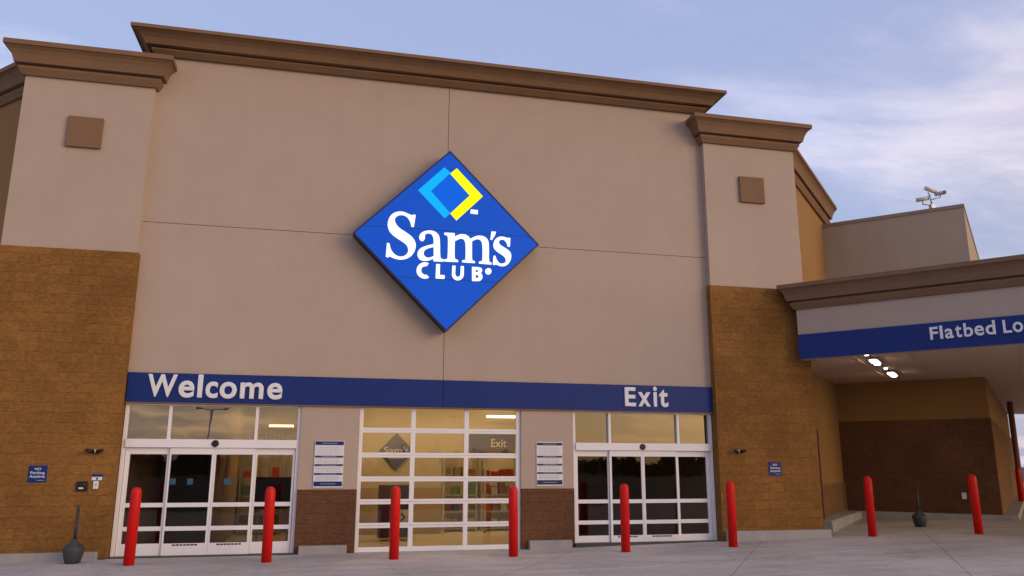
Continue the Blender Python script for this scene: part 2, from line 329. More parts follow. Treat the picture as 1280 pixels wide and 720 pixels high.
# ------------------------------------------------------------ the building
W, W2, PY, T, ZB = 6.544, 9.185, -.205, 3.05, 3.68
store = thing('store_building', 'beige and ochre warehouse store with brown cornices, corner entrance and glass doors', 'building')
def cornice(path, z0, h, p, parent, name='cornice', back=-.25):
    """lower fascia, shadow step, raking cove and square lip"""
    prof = [(back, z0), (.14*p, z0), (.34*p, z0+.20*h), (.34*p, z0+.27*h), (.22*p, z0+.29*h), (.22*p, z0+.34*h), (.52*p, z0+.345*h), (.54*p, z0+.40*h), (.64*p, z0+.60*h), (.78*p, z0+.74*h), (.90*p, z0+.80*h), (.90*p, z0+.83*h), (p, z0+.835*h), (p, z0+h), (back, z0+h)]
    m = MB(); m.sweep(path, prof)
    return m.build(name, M['brown'], parent)
# main stucco wall: four panels with open control joints in front of a backing
m = MB()
gj = .006; ZS = 6.9
for x0, x1 in ((-W-.08, -gj), (gj, W+.08)):
    for z0, z1 in ((ZB-.02, ZS-gj), (ZS+gj, 10.78)):
        m.box(x0, x1, 0, .12, z0, z1)
m.build('stucco_wall', M['stucco'], store)
m = MB(); m.box(-W, W, .135, .5, 3.07, 11.0); m.box(-W, -W+.3, .5, 9, 6, 11.0); m.box(W-.3, W, .5, 9, 6, 11.0); m.box(-W+.3, W-.3, 8.7, 9, 6, 11.0); m.build('parapet_block', M['taupe'], store)
m = MB(); m.box(-W+.3, W-.3, .5, 8.7, 10.0, 10.2)
m.prism([(-W2, 1.4), (W2, 1.4), (13.9, 6.0), (17.0, 2.8), (40, 26), (20, 60), (-20, 60), (-45, 37)], 9.0, 9.25); m.build('roof', M['taupe'], store)
cornice([(-W, 9), (-W, 0), (W, 0), (W, 9)], 10.765, .48, .573, store)
# pillars
def pillar(sgn):
    p = bpy.data.objects.new('pillar', None); C.objects.link(p); p.parent = store
    xa, xb = sorted((sgn*W, sgn*W2)); D = .62
    m = MB(); m.box(xa, xb, PY, D, .02, 6.153)
    o = m.build('block_base', [M['ochre'], M['ochre_s']], p)
    for f in o.data.polygons:
        if abs(f.normal.x) > .5: f.material_index = 1
    m = MB(); m.box(xa+.03, xb-.03, PY+.03, D-.03, 6.153, 10.1); m.build('stucco_shaft', M['stucco'], p)
    path = [(xa+.03, D), (xa+.03, PY+.03), (xb-.03, PY+.03), (xb-.03, D)]
    m = MB(); m.box(xa+.1, xb-.1, PY+.1, D, 10.1, 10.52); m.build('cap', M['cop'], p)
    cornice(path, 9.915, .645, .38, p)
    pxa, pxb = sorted((sgn*(W+.06), sgn*(W2+.1)))
    if sgn < 0: pxa = -W2-.1; pxb = -6.68
    m = MB(); m.box(pxa, pxb, PY-.14, PY+.0, -.02, .15 if sgn < 0 else .33)
    m.build('plinth', M['conc'], p, .012)
    sx0, sx1 = sorted((sgn*7.516, sgn*8.205)); m = MB(); m.box(sx0, sx1, PY-.035, PY+.05, 8.385, 9.075); m.build('square_plaque', M['brown'], p, .008)
    return p
pillar(-1); pillar(1)

# wings at 45 degrees
def wing(path, zt, name, mat, z0=.0):
    m = MB(); m.sweep(path, [(0, z0), (0, zt), (-.3, zt), (-.3, z0)]); return m.build(name, mat, store)
A_, B_ = (13.6, 5.0), (16.5, 2.1)
th = R(44.0); RE = (B_[0]+math.cos(th)*21, B_[1]+math.sin(th)*21)
# right wing: gold stucco above a brown wainscot, upper cornice
wing([(W2-.15, .45), (A_[0]+.42, A_[1]+.56)], 10.0, 'right_wing_wall', M['gold'], .5)
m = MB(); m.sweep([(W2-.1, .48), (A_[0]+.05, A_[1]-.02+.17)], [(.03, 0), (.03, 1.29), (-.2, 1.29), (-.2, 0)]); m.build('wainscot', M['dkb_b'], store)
cornice([(W2-.5, .10), (A_[0]+.5, A_[1]+.6)], 9.915, .645, .38, store, 'wing_cornice')
# left wing
wing([(-30, 21.3), (-W2+.15, .45)], 10.0, 'left_wing_wall', M['gold'])
cornice([(-30, 21.3), (-W2+.5, .1)], 9.915, .645, .38, store, 'wing_cornice')
# block beyond the canopy: face from A to B, then the return
Ax, Ay = A_[0]-.3, A_[1]+.3
zs_s = 4.45
m = MB(); m.sweep([(Ax, Ay), B_, RE], [(0, 3.18), (0, zs_s), (-.3, zs_s), (-.3, 3.18)]); m.build('gold_wall', M['gold'], store)
m = MB(); m.sweep([(Ax, Ay), B_, RE], [(0, zs_s), (0, 9.68), (-.3, 9.68), (-.3, zs_s)])
o = m.build('upper_block_wall', [M['taupe'], M['stucco']], store)
m = MB(); m.sweep([(Ax, Ay), B_, RE], [(.025, 9.68), (.025, 9.79), (-.33, 9.79), (-.33, 9.68)]); m.build('parapet_coping', M['cop'], store)
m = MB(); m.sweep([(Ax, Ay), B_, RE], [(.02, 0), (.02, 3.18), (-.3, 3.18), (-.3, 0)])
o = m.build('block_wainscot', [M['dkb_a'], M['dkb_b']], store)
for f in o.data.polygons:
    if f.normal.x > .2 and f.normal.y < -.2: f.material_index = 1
m = MB(); m.sweep([(W2+.55, 1.0), A_, B_, RE], [(.42, .1), (.42, .40), (.38, .44), (-.05, .44), (-.05, .1)])
m.build('kerb_plinth', M['conc'], store)
# dark steel door frame on the wing just behind the pillar
t = bpy.data.objects.new('side_door', None); C.objects.link(t); t.parent = store; t.location = (9.50, .80, 0); t.rotation_euler = (0, 0, R(45))
m = MB(); m.box(-.12, .0, -.12, .02, .3, 2.75); m.box(1.0, 1.12, -.12, .02, .3, 2.75); m.box(0, 1.0, -.12, .02, 2.63, 2.75); m.build('door_frame', M['door_jamb'], t)
m = MB(); m.box(0, 1.0, -.05, -.01, .3, 2.63); m.build('door_leaf', M['door_jamb'], t)

# piers between the doors
for s in (-1, 1):
    a, b = sorted((s*1.80, s*3.03))
    p = bpy.data.objects.new('pier', None); C.objects.link(p); p.parent = store
    m = MB(); m.box(a, b, .0, .34, 1.29, T); m.build('pier_stucco', M['stucco'], p, .006)
    m = MB(); m.box(a+.0, b-.0, -.02, .34, .0, 1.29); m.build('pier_block', M['dkb'], p)
    a, b = sorted((s*1.96, s*2.93)); m = MB(); m.box(a, b, -.16, -.02, -.02, .17 if s < 0 else .19); m.build('plinth', M['conc'], p, .01)

# storefront glazing
YF = .06
def bars(m, rects, y0, y1):
    for x0, x1, z0, z1 in rects: m.box(x0, x1, y0, y1, z0, z1)
def sliding(s):
    d = bpy.data.objects.new('sliding_door', None); C.objects.link(d); d.parent = store
    zb = .0 if s < 0 else .05
    X = lambda a: s*a
    m = MB()
    bars(m, [(X(6.53), X(6.46), zb, T), (X(3.10), X(3.03), zb, T), (X(6.46), X(3.10), 2.995, T), (X(5.69), X(5.63), 2.31, 2.995), (X(3.97), X(3.91), 2.31, 2.995)], YF, YF+.14)
    bars(m, [(X(6.46), X(3.10), 2.14, 2.31)], YF-.04, YF+.14)
    m.build('door_frame', M['alum'], d, .004)
    # four leaves: outer side lights and the two sliding leaves
    xs_ = [6.45, 5.60, 4.725, 3.915, 3.11]
    for i in range(4):
        a, b = xs_[i], xs_[i+1]; slide = i in (1, 2); y0 = YF+(.0 if slide else .05); z1 = 2.135
        m = MB(); sw = .055
        e0 = .16 if i == 0 else sw; e1 = sw
        if i == 3: e0, e1 = sw, .05
        bars(m, [(X(a), X(a-e0*.55), zb+.02, z1), (X(b+e1), X(b+.004), zb+.02, z1), (X(a-e0*.55), X(b+e1), z1-.13, z1), (X(a-e0*.55), X(b+e1), .955, 1.04), (X(a-e0*.55), X(b+e1), .495, .58), (X(a-e0*.55), X(b+e1), zb+.02, .25)], y0, y0+.045)
        lf = m.build('door_leaf', M['alum'], d, .003)
        if slide:
            c = (a+b)/2; m = MB()
            for k in range(7): m.box(X(c-.24+k*.07), X(c-.24+k*.07+.055), y0-.003, y0, .205, .235)
            m.build('safety_decal', M['black'], lf)
    if s < 0:
        for xx, ww, mm in ((-5.50, .10, 'signmid'), (-5.15, .07, 'signmid'), (-4.42, .09, 'signmid')):
            m = MB(); m.box(xx-ww, xx+ww*.6, YF+.014, YF+.018, 1.40, 1.52); m.build('painted_reflection', M['glint'], d)  # teal patches painted on the glass as reflections
    m = MB(); m.box(X(6.46), X(3.10), YF+.075, YF+.08, 2.31, 2.995); m.build('transom_glass', M['glass3'], d)
    m = MB()
    for i in range(4):
        m.box(X(xs_[i]-.05), X(xs_[i+1]+.05), YF+(.02 if i in (1, 2) else .07), YF+(.024 if i in (1, 2) else .074), .2, 2.05)
    m.build('door_glass', M['glass2'], d)
    m = MB(); m.tube((X(4.73), YF-.075, 2.225), (X(4.73), YF-.04, 2.225), .055, .075); o = m.build('motion_sensor', M['black'], d); 
    return d
sliding(-1); sliding(1)
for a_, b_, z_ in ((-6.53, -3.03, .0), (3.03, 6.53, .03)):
    m = MB(); m.box(a_, b_, -.10, YF+.05, z_-.02, z_+.022 if a_ < 0 else .105); m.build('shade_strip', M['dgrey'], store)  # dark strip painting the band of shade along the door base
d = bpy.data.objects.new('sectional_glass_door', None); C.objects.link(d); d.parent = store
for a_, b_ in ((-1.80, -1.72), (1.70, 1.80)):
    m = MB(); m.box(a_, b_, YF, YF+.10, 0, T); m.build('door_track', M['alum'], d, .004)
zs_ = [0, .54, 1.03, 1.505, 2.01, 2.54, 3.05]
for i in range(6):
    z0, z1 = zs_[i]+.003, zs_[i+1]-.003; m = MB()
    zt = z1-.05; zl = z0+(.10 if i == 0 else .05)
    if i == 5: zt = z1-.02
    bars(m, [(-1.72, 1.70, zt, z1), (-1.72, 1.70, z0, zl), (-.68, -.58, zl, zt), (.51, .61, zl, zt)], YF+.01, YF+.05)
    f = m.build('door_section', M['alum'], d, .003)
    m = MB(); m.box(-1.72, 1.70, YF+.028, YF+.032, zl-.01, zt+.01); m.build('pane', M['glass'], f)
# ------------------------------------------------------------ inside the vestibule
m = MB(); m.box(-6.4, 6.4, .3, 6.0, -.03, .012); m.build('interior_floor', M['infloor'], store)
m = MB(); m.box(-6.4, 6.4, .5, 6.0, 3.55, 3.65); m.build('interior_ceiling', M['inceil'], store)
m = MB(); m.box(-6.4, 6.4, 5.9, 6.1, 1.2, 3.55); m.box(-6.5, -6.4, .34, 6, 0, 3.55); m.box(6.4, 6.5, .34, 6, 0, 3.55); m.box(-1.9, .6, 4.15, 4.25, 1.2, 3.55); m.box(.6, 3.0, 4.15, 4.25, 2.1, 3.55); m.build('interior_wall', M['inwall'], store)
m = MB(); m.box(-6.4, 6.4, 5.88, 6.1, 0, 1.2); m.box(-1.9, .6, 4.13, 4.26, 0, 1.2); m.box(-2.0, -1.9, .34, 4.2, 0, 3.5); m.box(3.0, 3.1, .34, 5.8, 0, 3.5); m.box(-4.8, -4.7, .9, 5.8, 0, 3.5); m.build('interior_dado_and_blocker', M['inwall2'], store)  # last box: added partition keeping lamp light out of the Welcome door's left half
for a_ in (.62, 1.75, 2.6):
    m = MB(); m.box(a_, a_+.07, 4.1, 4.14, 0, 2.1); m.build('interior_mullion', M['rack'], store)
CL = 'ceiling panels inside the vestibule'
for i, (x, y) in enumerate(((-3.3, 4.0), (-.9, 2.6), (1.2, 2.6), (2.3, 4.9))):
    m = MB(); m.box(x-.6, x+.6, y-.3, y+.3, 3.49, 3.53); o = m.build('ceiling_light', M['panel'])
    tag(o, ['lit ceiling panel inside, behind the right half of the Welcome door', 'lit ceiling panel inside, above the blue kiosk', 'lit ceiling panel inside, in front of the Exit hanging band', 'lit ceiling panel inside, above the shelving behind the right of the glass door'][i], 'ceiling light', CL)

m = MB(); m.box(1.75, 2.75, 3.7, 3.78, 3.06, 3.12); tag(m.build('ceiling_light', M['strip']), 'bright thin strip lamp hanging inside above the Exit band behind the middle glass door', 'ceiling light', CL)
m = MB(); m.box(-3.9, -3.3, 3.3, 3.38, 2.72, 2.78); tag(m.build('ceiling_light', M['strip']), 'bright thin strip lamp inside, just above the Welcome door header', 'ceiling light', CL)
# ------------------------------------------------------------ sign band over the doors
sb = thing('sign_band', 'long dark blue band over the doors reading Welcome and Exit in white', 'sign', (0, 0, 0))
m = MB(); m.box(-W+.02, -.006, -.05, -.003, T, ZB-.03); m.box(.006, W-.02, -.05, -.003, T, ZB-.03); m.build('panel', M['blue'], sb, .004)
m = MB(); m.box(-.006, .006, -.03, -.003, T, ZB-.03); m.build('joint', M['black'], sb)
m = MB(); m.box(-W+.02, W-.02, -.053, .1, T-.025, T-.002); m.build('drip_trim', M['brown'], sb)
letters([('W', -6.137, -5.565, 3.158, 3.625), ('e', -5.528, -5.219, 3.150, 3.505), ('l', -5.16, -5.06, 3.158, 3.638), ('c', -5.001, -4.755, 3.150, 3.498), ('o', -4.721, -4.38, 3.147, 3.500), ('m', -4.312, -3.838, 3.155, 3.498), ('e', -3.765, -3.454, 3.147, 3.500)], M['white'], sb, -.05, .035)
letters([('E', 4.285, 4.56, 3.155, 3.600), ('x', 4.61, 4.935, 3.155, 3.492), ('i', 5.0, 5.095, 3.155, 3.631), ('t', 5.14, 5.375, 3.149, 3.57)], M['white'], sb, -.05, .035)

# ------------------------------------------------------------ illuminated diamond sign
def smooth(pts, it=3):
    """pts: (x, y) smooth or (x, y, 1) corner; Chaikin with corners kept"""
    P_ = [(p[0], p[1], len(p) > 2) for p in pts]
    for _ in range(it):
        q = []; n = len(P_)
        for i in range(n):
            a, b = P_[i], P_[(i+1) % n]
            if a[2]: q.append(a)
            q.append((a[0]*.75+b[0]*.25, a[1]*.75+b[1]*.25, False)) if not a[2] else q.append((a[0]*.75+b[0]*.25, a[1]*.75+b[1]*.25, False))
            q.append((a[0]*.25+b[0]*.75, a[1]*.25+b[1]*.75, False))
        P_ = q
    return [(p[0], p[1]) for p in P_]
# sign-plane coordinates of the drawn outlines: from the drawing grid to metres on the face
def hom():
    # bilinear-free: the four drawn diamond corners map to the real diamond
    src = [(560, 190), (441, 293), (554, 415), (671, 305)]
    cz, h = 6.84, 2.13
    dst = [(-.01, cz+h), (-.01-h, cz), (-.01, cz-h), (-.01+h, cz)]
    A = []; b = []
    for (x, y), (u, v) in zip(src, dst):
        A.append([x, y, 1, 0, 0, 0, -u*x, -u*y]); b.append(u)
        A.append([0, 0, 0, x, y, 1, -v*x, -v*y]); b.append(v)
    import numpy as np
    s = np.linalg.solve(np.array(A, float), np.array(b, float))
    def f(x, y):
        d_ = s[6]*x+s[7]*y+1
        return ((s[0]*x+s[1]*y+s[2])/d_, (s[3]*x+s[4]*y+s[5])/d_)
    return f
H = hom()
YS = -.40
ds = thing('diamond_sign', 'large lit blue diamond logo sign reading Sam\'s Club high on the stucco wall', 'sign', (0, 0, 0))
cz, hh = 6.84, 2.13
m = MB(); m.plate([(-.01, cz+hh), (-.01-hh, cz), (-.01, cz-hh), (-.01+hh, cz)], YS+.01, -.06); m.plate([(-.01, cz+hh), (-.01-hh, cz), (-.01, cz-hh), (-.01+hh, cz)], -.06, -.061); m.build('sign_box', M['black'], ds)
k = .03
m = MB()
def dia(z0, z1):   # slice of the diamond between two heights
    p = []
    wd = lambda z: max(0, hh-k-abs(z-cz))
    zs2 = [z0]+([cz] if z0 < cz < z1 else [])+[z1]
    p += [(-.01-wd(z), z) for z in zs2]; p += [(-.01+wd(z), z) for z in reversed(zs2)]
    q = []
    for v in p:
        if not q or (abs(v[0]-q[-1][0])+abs(v[1]-q[-1][1]) > 1e-4): q.append(v)
    if abs(q[0][0]-q[-1][0])+abs(q[0][1]-q[-1][1]) < 1e-4: q.pop()
    return q
for z0, z1 in ((cz-hh+k, 5.88), (5.892, 7.02), (7.032, cz+hh-k)): m.plate(dia(z0, z1), YS, YS+.03)
m.build('lit_face', M['signface'], ds)
m = MB(); m.sweep([(0, 0), (0, 1)], [(0, 0), (0, .001), (.001, 0)]); m.bm.clear()
for a, b in (((0, 1), (1, 0)), ((1, 0), (0, -1)), ((0, -1), (-1, 0)), ((-1, 0), (0, 1))):
    p = lambda q, r: (-.01+q[0]*r, cz+q[1]*r)
    m.plate([p(a, hh+.012), p(b, hh+.012), p(b, hh-.035), p(a, hh-.035)], YS-.012, YS+.08)
m.build('sign_rim', M['navy'], ds)
def zp(name):
    return {'A': lambda x, y: (475+x/7.578, 260+y/7.578), 'B': lambda x, y: (555+x/9, 275+y/9), 'C': lambda x, y: (510+x/9, 200+y/9)}[name]
def glyph(name, fr, outline, holes=(), mat=M['lit'], it=3, pr=.035, y=YS):
    g_ = zp(fr); f = lambda pts: [H(*g_(a, b)) for a, b in smooth(pts, it)]
    m = MB(); m.plate(f(outline), y-pr, y+.001, [f(h_) for h_ in holes]); return m.build(name, mat, ds)
c = 1
glyph('letter', 'A', [(318,80,c),(300,190,c),(278,188,c),(268,140),(240,95),(195,76),(150,85),(122,115),(128,160),(165,205),(230,245),(290,290),(320,350),(310,415),(270,470),(215,495),(160,500),(100,482),(75,466),(60,480,c),(38,472,c),(50,345,c),(72,348,c),(85,410),(120,455),(170,475),(215,465),(245,430),(247,390),(230,355),(180,320),(110,275),(70,230),(55,170),(70,110),(105,68),(155,48),(205,50),(255,72),(285,84),(298,75,c)])
glyph('letter', 'A', [(350,300),(350,275),(362,250),(395,230),(440,220),(495,228),(532,262),(543,310),(543,465),(550,488),(574,492,c),(574,513,c),(482,511,c),(478,485,c),(445,503),(390,510),(345,493),(328,445),(345,400),(400,370),(484,350,c),(484,290),(470,258),(445,246),(415,250),(400,268),(404,295),(388,322),(362,320)],
      [[(484,375,c),(430,388),(395,410),(386,445),(405,475),(440,482),(484,462,c)]])
glyph('letter', 'B', [(-25,150,c),(88,155,c),(92,195,c),(130,170),(190,162),(240,182),(265,217,c),(320,186),(380,176),(438,195),(468,235),(474,290),(473,460),(482,478),(503,483,c),(503,503,c),(362,492,c),(362,472,c),(392,467),(403,450),(403,270),(385,228),(345,210),(283,243,c),(283,300),(281,450),(290,463),(314,468,c),(314,488,c),(172,480,c),(172,460,c),(203,457),(212,440),(213,270),(200,228),(165,205),(90,243,c),(85,430),(98,450),(125,458,c),(125,478,c),(-31,472,c),(-31,452,c),(0,449),(11,430),(17,200),(5,178),(-25,172,c)])
glyph('apostrophe', 'B', [(505,130,c),(555,132,c),(545,170),(510,224,c),(492,218,c),(500,170)])
glyph('letter', 'B', [(718,202,c),(712,298,c),(690,296,c),(675,245),(645,218),(610,216),(585,240),(592,275),(640,305),(700,340),(730,385),(724,450),(690,503),(645,522),(600,520),(560,500),(535,508,c),(520,503,c),(527,405,c),(547,405,c),(562,455),(595,492),(635,494),(667,472),(668,435),(640,400),(580,365),(535,325),(523,280),(540,222),(580,190),(630,184),(670,198),(703,200,c)])
# CLUB
def arc(cx, cy, rx, ry, a0, a1, n=14): return [(cx+rx*math.cos(R(a0+(a1-a0)*i/n)), cy+ry*math.sin(R(a0+(a1-a0)*i/n)), c) for i in range(n+1)]
glyph('letter', 'A', arc(400, 600, 78, 76, 298, 62, 18)+arc(405, 600, 40, 42, 75, 285, 18), it=0)
o_ = ds.children[-1]
glyph('letter', 'A', [(507,538,c),(542,540,c),(538,640,c),(585,645,c),(583,677,c),(500,673,c)], it=0)
glyph('letter', 'B', [(62,520,c),(97,522,c)]+[(93,600,c)]+[(p[0], p[1], c) for p in arc(122, 610, 30, 38, 180, 0, 10)]+[(153,600,c),(157,524,c),(190,526,c)]+[(p[0], p[1], c) for p in arc(123, 617, 66, 68, 0, 180, 14)], it=0)
glyph('letter', 'B', [(283,533,c),(350,535),(392,545),(398,580),(380,605),(398,625),(400,660),(380,688),(340,693),(283,690,c)], [[(322,563,c),(345,563),(357,578),(345,592),(322,592,c)], [(322,622,c),(348,622),(360,642),(348,658),(322,660,c)]], it=2)
glyph('dot', 'B', [(p[0], p[1], c) for p in arc(467, 581, 35, 35, 0, 345, 22)], it=0)
# mark
glyph('mark_square', 'C', [(450,150,c),(680,405,c),(448,620,c),(225,365,c)], mat=M['signmid'], it=0, pr=.006)
glyph('mark_bracket', 'C', [(385,93,c),(453,152,c),(233,362,c),(447,605,c),(385,663,c),(93,354,c)], mat=M['cyan'], it=0, pr=.02)
glyph('mark_bracket', 'C', [(522,103,c),(812,410,c),(516,684,c),(448,608,c),(667,402,c),(450,163,c)], mat=M['yellow'], it=0, pr=.03)
glyph('trademark', 'C', [(678,558,c),(757,565,c),(755,610,c),(672,602,c)], it=0, pr=.02)

# ------------------------------------------------------------ canopy on the right
dx, dy = 1/math.hypot(1, 1.15), -1.15/math.hypot(1, 1.15)
c0 = (8.71, -.47); E0 = (c0[0]+14*dx, c0[1]+14*dy); E1 = (E0[0]+25, E0[1]+25)
cp = thing('canopy', 'angled drive-under canopy with brown cornice and pale soffit right of the pillar', 'canopy')
fp = [(9.06, -.12), c0, E0, E1]
zs0 = 4.36
m = MB(); m.sweep(fp, [(0, zs0), (0, 5.60), (-.3, 5.60), (-.3, zs0)]); m.build('fascia', M['stucco'], cp)
cornice(fp, 5.58, .60, .36, cp, back=-.3)
sp_ = [(c0[0]+.28, c0[1]+.1), (E0[0]-.05, E0[1]+.35), (E1[0]-.3, E1[1]), (RE[0]-.3, RE[1]), (B_[0]-.1, B_[1]+.12), (A_[0]-.1, A_[1]+.1), (W2-.05, .5), (W2-.05, -.1)]
m = MB(); m.prism(sp_, zs0+.03, zs0+.15); m.build('soffit', M['soffit'], cp)
m = MB(); m.prism(sp_, 5.3, 5.4); m.build('canopy_roof', M['taupe'], cp)
m = MB()   # soffit panel battens running square to the front edge
for i in range(1, 12):
    b0 = Vector((c0[0]+dx*i*1.15, c0[1]+dy*i*1.15)); m2 = Vector((s2, s2)); n_ = Vector((dx, dy))*.02
    ln = 7.0 if i < 5 else 24
    p = [b0+m2*.4-n_, b0+m2*.4+n_, b0+m2*ln+n_, b0+m2*ln-n_]
    m.prism([tuple(v) for v in p], zs0+.015, zs0+.03)
m.build('soffit_batten', M['soffit'], cp)
# blue band on the canopy, lettering laid along it
cb = thing('canopy_sign', 'blue band along the canopy front reading Flatbed Loading in white', 'sign', (c0[0], c0[1], 0), math.atan2(dy, dx))
m = MB(); m.box(.0, 14, -.03, -.003, zs0-.01, 4.95); m.build('panel', M['blue'], cb)
letters([('F', 2.901, 3.065, 4.565, 4.85), ('l', 3.10, 3.16, 4.568, 4.865), ('a', 3.198, 3.37, 4.565, 4.785), ('t', 3.402, 3.53, 4.57, 4.842), ('b', 3.57, 3.745, 4.572, 4.872), ('e', 3.775, 3.953, 4.575, 4.798), ('d', 3.985, 4.17, 4.58, 4.885), ('L', 4.31, 4.465, 4.585, 4.868), ('o', 4.485, 4.672, 4.583, 4.805),
    ('a', 4.70, 4.875, 4.58, 4.80), ('d', 4.905, 5.09, 4.58, 4.885), ('i', 5.14, 5.2, 4.585, 4.88), ('n', 5.25, 5.42, 4.585, 4.805), ('g', 5.455, 5.64, 4.505, 4.805)], M['white'], cb, -.03, .025)
for i, (x, y) in enumerate(((10.75, -.55), (13.05, 1.75))):
    l = thing('canopy_light', ['lit oblong lamp under the canopy, nearer the front edge', 'lit oblong lamp under the canopy, nearer the back wall'][i], 'lamp', (x, y, zs0), R(45), 'lamps under the canopy')
    m = MB(); m.box(-.58, .58, -.13, .13, -.02, .03); m.build('housing', M['steel'], l, .01)
    m = MB(); m.box(-.46, .46, -.07, .07, -.055, -.02); m.build('diffuser', M['lamp'], l, .04)
    m = MB(); m.tube((-1.3, .0, .03), (-1.3, 0, -.02), .055, .045); m.build('spot', M['spot'], l)
    m = MB(); m.tube((-1.2, .0, .01), (1.4, 0, .01), .02); m.build('conduit', M['dgrey'], l)
# canopy column at the right edge
l = thing('canopy_column', 'red brown steel column under the far side of the canopy at the right edge', 'column', (25.0, 9.85, .3))
m = MB(); m.tube((0, 0, .1), (0, 0, 4.1), .11); m.build('shaft', M['col'], l); m = MB(); m.box(-.25, .25, -.25, .25, 0, .1); m.build('base_plate', M['conc'], l)

# ------------------------------------------------------------ bollards
m = MB(); Rb = .096
m.lathe([(Rb, 0), (Rb, 1.25), (Rb*.98, 1.30), (Rb*.88, 1.345), (Rb*.66, 1.375), (Rb*.35, 1.39), (.004, 1.393)])
bol = m.build('bollard', M['red'])
spots = [(-5.9, -1.25), (-3.48, -1.27), (-1.08, -1.27), (1.33, -1.27), (3.75, -1.27), (6.22, -1.27), (10.28, -.48), (12.8, -1.0), (24.35, 9.25)]
labs = ['red bollard before the left side of the Welcome door, leftmost of all', 'red bollard before the right edge of the Welcome door', 'red bollard before the blue kiosk seen through the middle glass door', 'red bollard at the right edge of the middle glass door', 'red bollard before the middle of the Exit door', 'red bollard before the right pillar beside the Exit door', 'red bollard under the canopy before the side door corner, left of the ash receptacle', 'red bollard under the canopy right of the ash receptacle', 'red bollard beside the steel column at the right picture edge']
for i, (x, y) in enumerate(spots):
    o = bol if i == 0 else bol.copy()
    if i: C.objects.link(o)
    o.location = (x, y, gz(x)-.005); o.rotation_euler = (R(random.uniform(-.5, .5)), R(random.uniform(-.5, .5)), random.uniform(0, 6)); tag(o, labs[i], 'bollard', 'red bollards in front of the store')
# ------------------------------------------------------------ ash receptacles
def ash(x, y, lab):
    t = thing('ash_receptacle', lab, 'ash receptacle', (x, y, gz(x)), 0, 'smokers\' ash receptacles by the wall')
    m = MB(); m.lathe([(.10, 0), (.135, .02), (.165, .14), (.185, .24), (.182, .27), (.15, .31), (.09, .36), (.055, .40), (.04, .44)]); m.build('pot', M['dgrey'], t)
    m = MB(); m.lathe([(.036, .44), (.03, .7), (.026, .98), (.03, .985), (.03, 1.03), (.015, 1.05)], n=16); m.build('neck', M['dgrey'], t)
ash(-6.98, -.75, 'dark grey smokers\' ash receptacle with tall neck beside the left pillar')
ash(12.98, 1.17, 'dark smokers\' ash receptacle standing under the canopy between two bollards')

# ------------------------------------------------------------ small signs and fittings on the walls
def poster(xc, z0, z1, lab, cols):
    t = thing('notice_board', lab, 'sign', (xc, 0, z0), 0, 'tall white notices beside the doors'); hw = .305; h = z1-z0
    m = MB(); m.box(-hw, hw, -.022, -.002, 0, h); m.build('board', M['paint'], t, .003)
    m = MB()
    for a, b in cols: m.box(-hw+.012, hw-.012, -.026, -.022, h*a, h*b)
    m.build('header_band', M['blue'] if xc < 0 else M['navy'], t)
    m = MB(); y = .13
    random.seed(5)
    fields = [(.15, .25), (.33, .45), (.51, .63), (.69, .88)]
    for a, b in fields:
        n = 4 if b-a < .13 else 5
        for i in range(n):
            z = h*(a+(b-a)*(i+.5)/n); x = -hw+.05
            while x < hw-.1:
                l_ = random.uniform(.03, .09); m.box(x, min(x+l_, hw-.05), -.0245, -.022, z-.004, z+.004); x += l_+.02
    for a, b in cols:
        z = h*(a+b)/2; m.box(-.16, .16, -.0285, -.026, z-.006, z+.006)
    m.build('small_print', M['ink'], t)
poster(-2.41, 1.33, 2.30, 'tall white notice with blue bands on the pier right of the Welcome door', [(.03, .13), (.27, .31), (.46, .50), (.64, .68), (.91, .99)])
poster(2.46, 1.35, 2.32, 'tall white notice with blue bands on the pier left of the Exit door', [(.03, .13), (.27, .31), (.46, .50), (.64, .68), (.92, .98)])
def nopark(x, z, lab):
    t = thing('parking_sign', lab, 'sign', (x, PY, z), 0, 'small blue no parking signs')
    m = MB(); m.box(-.165, .165, -.014, -.001, -.16, .16); m.build('plate', M['blue'], t, .008)
    text_mesh('NO', 'lettering', M['white'], t, -.055, .055, .075, .045, -.014, .003, .012)
    text_mesh('Parking', 'lettering', M['white'], t, -.125, .125, .0, .05, -.014, .003, .012)
    text_mesh('Anytime', 'lettering', M['white'], t, -.135, .135, -.07, .05, -.014, .003, .012)
    m = MB(); m.box(0, .13, -.016, -.014, -.125, -.115); m.build('small_line', M['ink'], t)
nopark(-7.92, 1.615, 'small blue No Parking Anytime sign on the left pillar')
nopark(7.985, 1.73, 'small blue No Parking Anytime sign on the right pillar')
t = thing('keypad_box', 'small black call box on the left pillar beside the Welcome door', 'call box', (-7.1, PY, 1.38))
m = MB(); m.box(-.10, .10, -.05, -.001, -.095, .095); m.build('housing', M['black'], t, .01)
m = MB(); m.box(-.05, .03, -.053, -.05, -.05, -.02); m.build('label_plate', M['paint'], t); m = MB(); m.tube((.045, -.055, .04), (.045, -.05, .04), .012); m.build('indicator', M['red'], t)
t = thing('access_sticker', 'small blue and white accessibility sign on the left pillar beside the door', 'sign', (-6.85, PY, 1.47))
m = MB(); m.box(-.10, .10, -.012, -.001, .02, .14); m.build('plate', M['blue'], t); m = MB(); m.box(-.095, .095, -.015, -.012, .025, .09); m.build('white_panel', M['paint'], t)
m = MB(); m.box(-.012, .012, -.018, -.015, .04, .08); m.box(-.012, .022, -.018, -.015, .035, .05); m.build('symbol', M['black'], t)
m = MB(); m.box(-.055, .04, -.03, -.001, -.14, .01); m.build('push_plate', M['paint'], t, .006); m = MB(); m.box(-.02, .01, -.034, -.03, -.08, -.04); m.build('symbol', M['ink'], t)
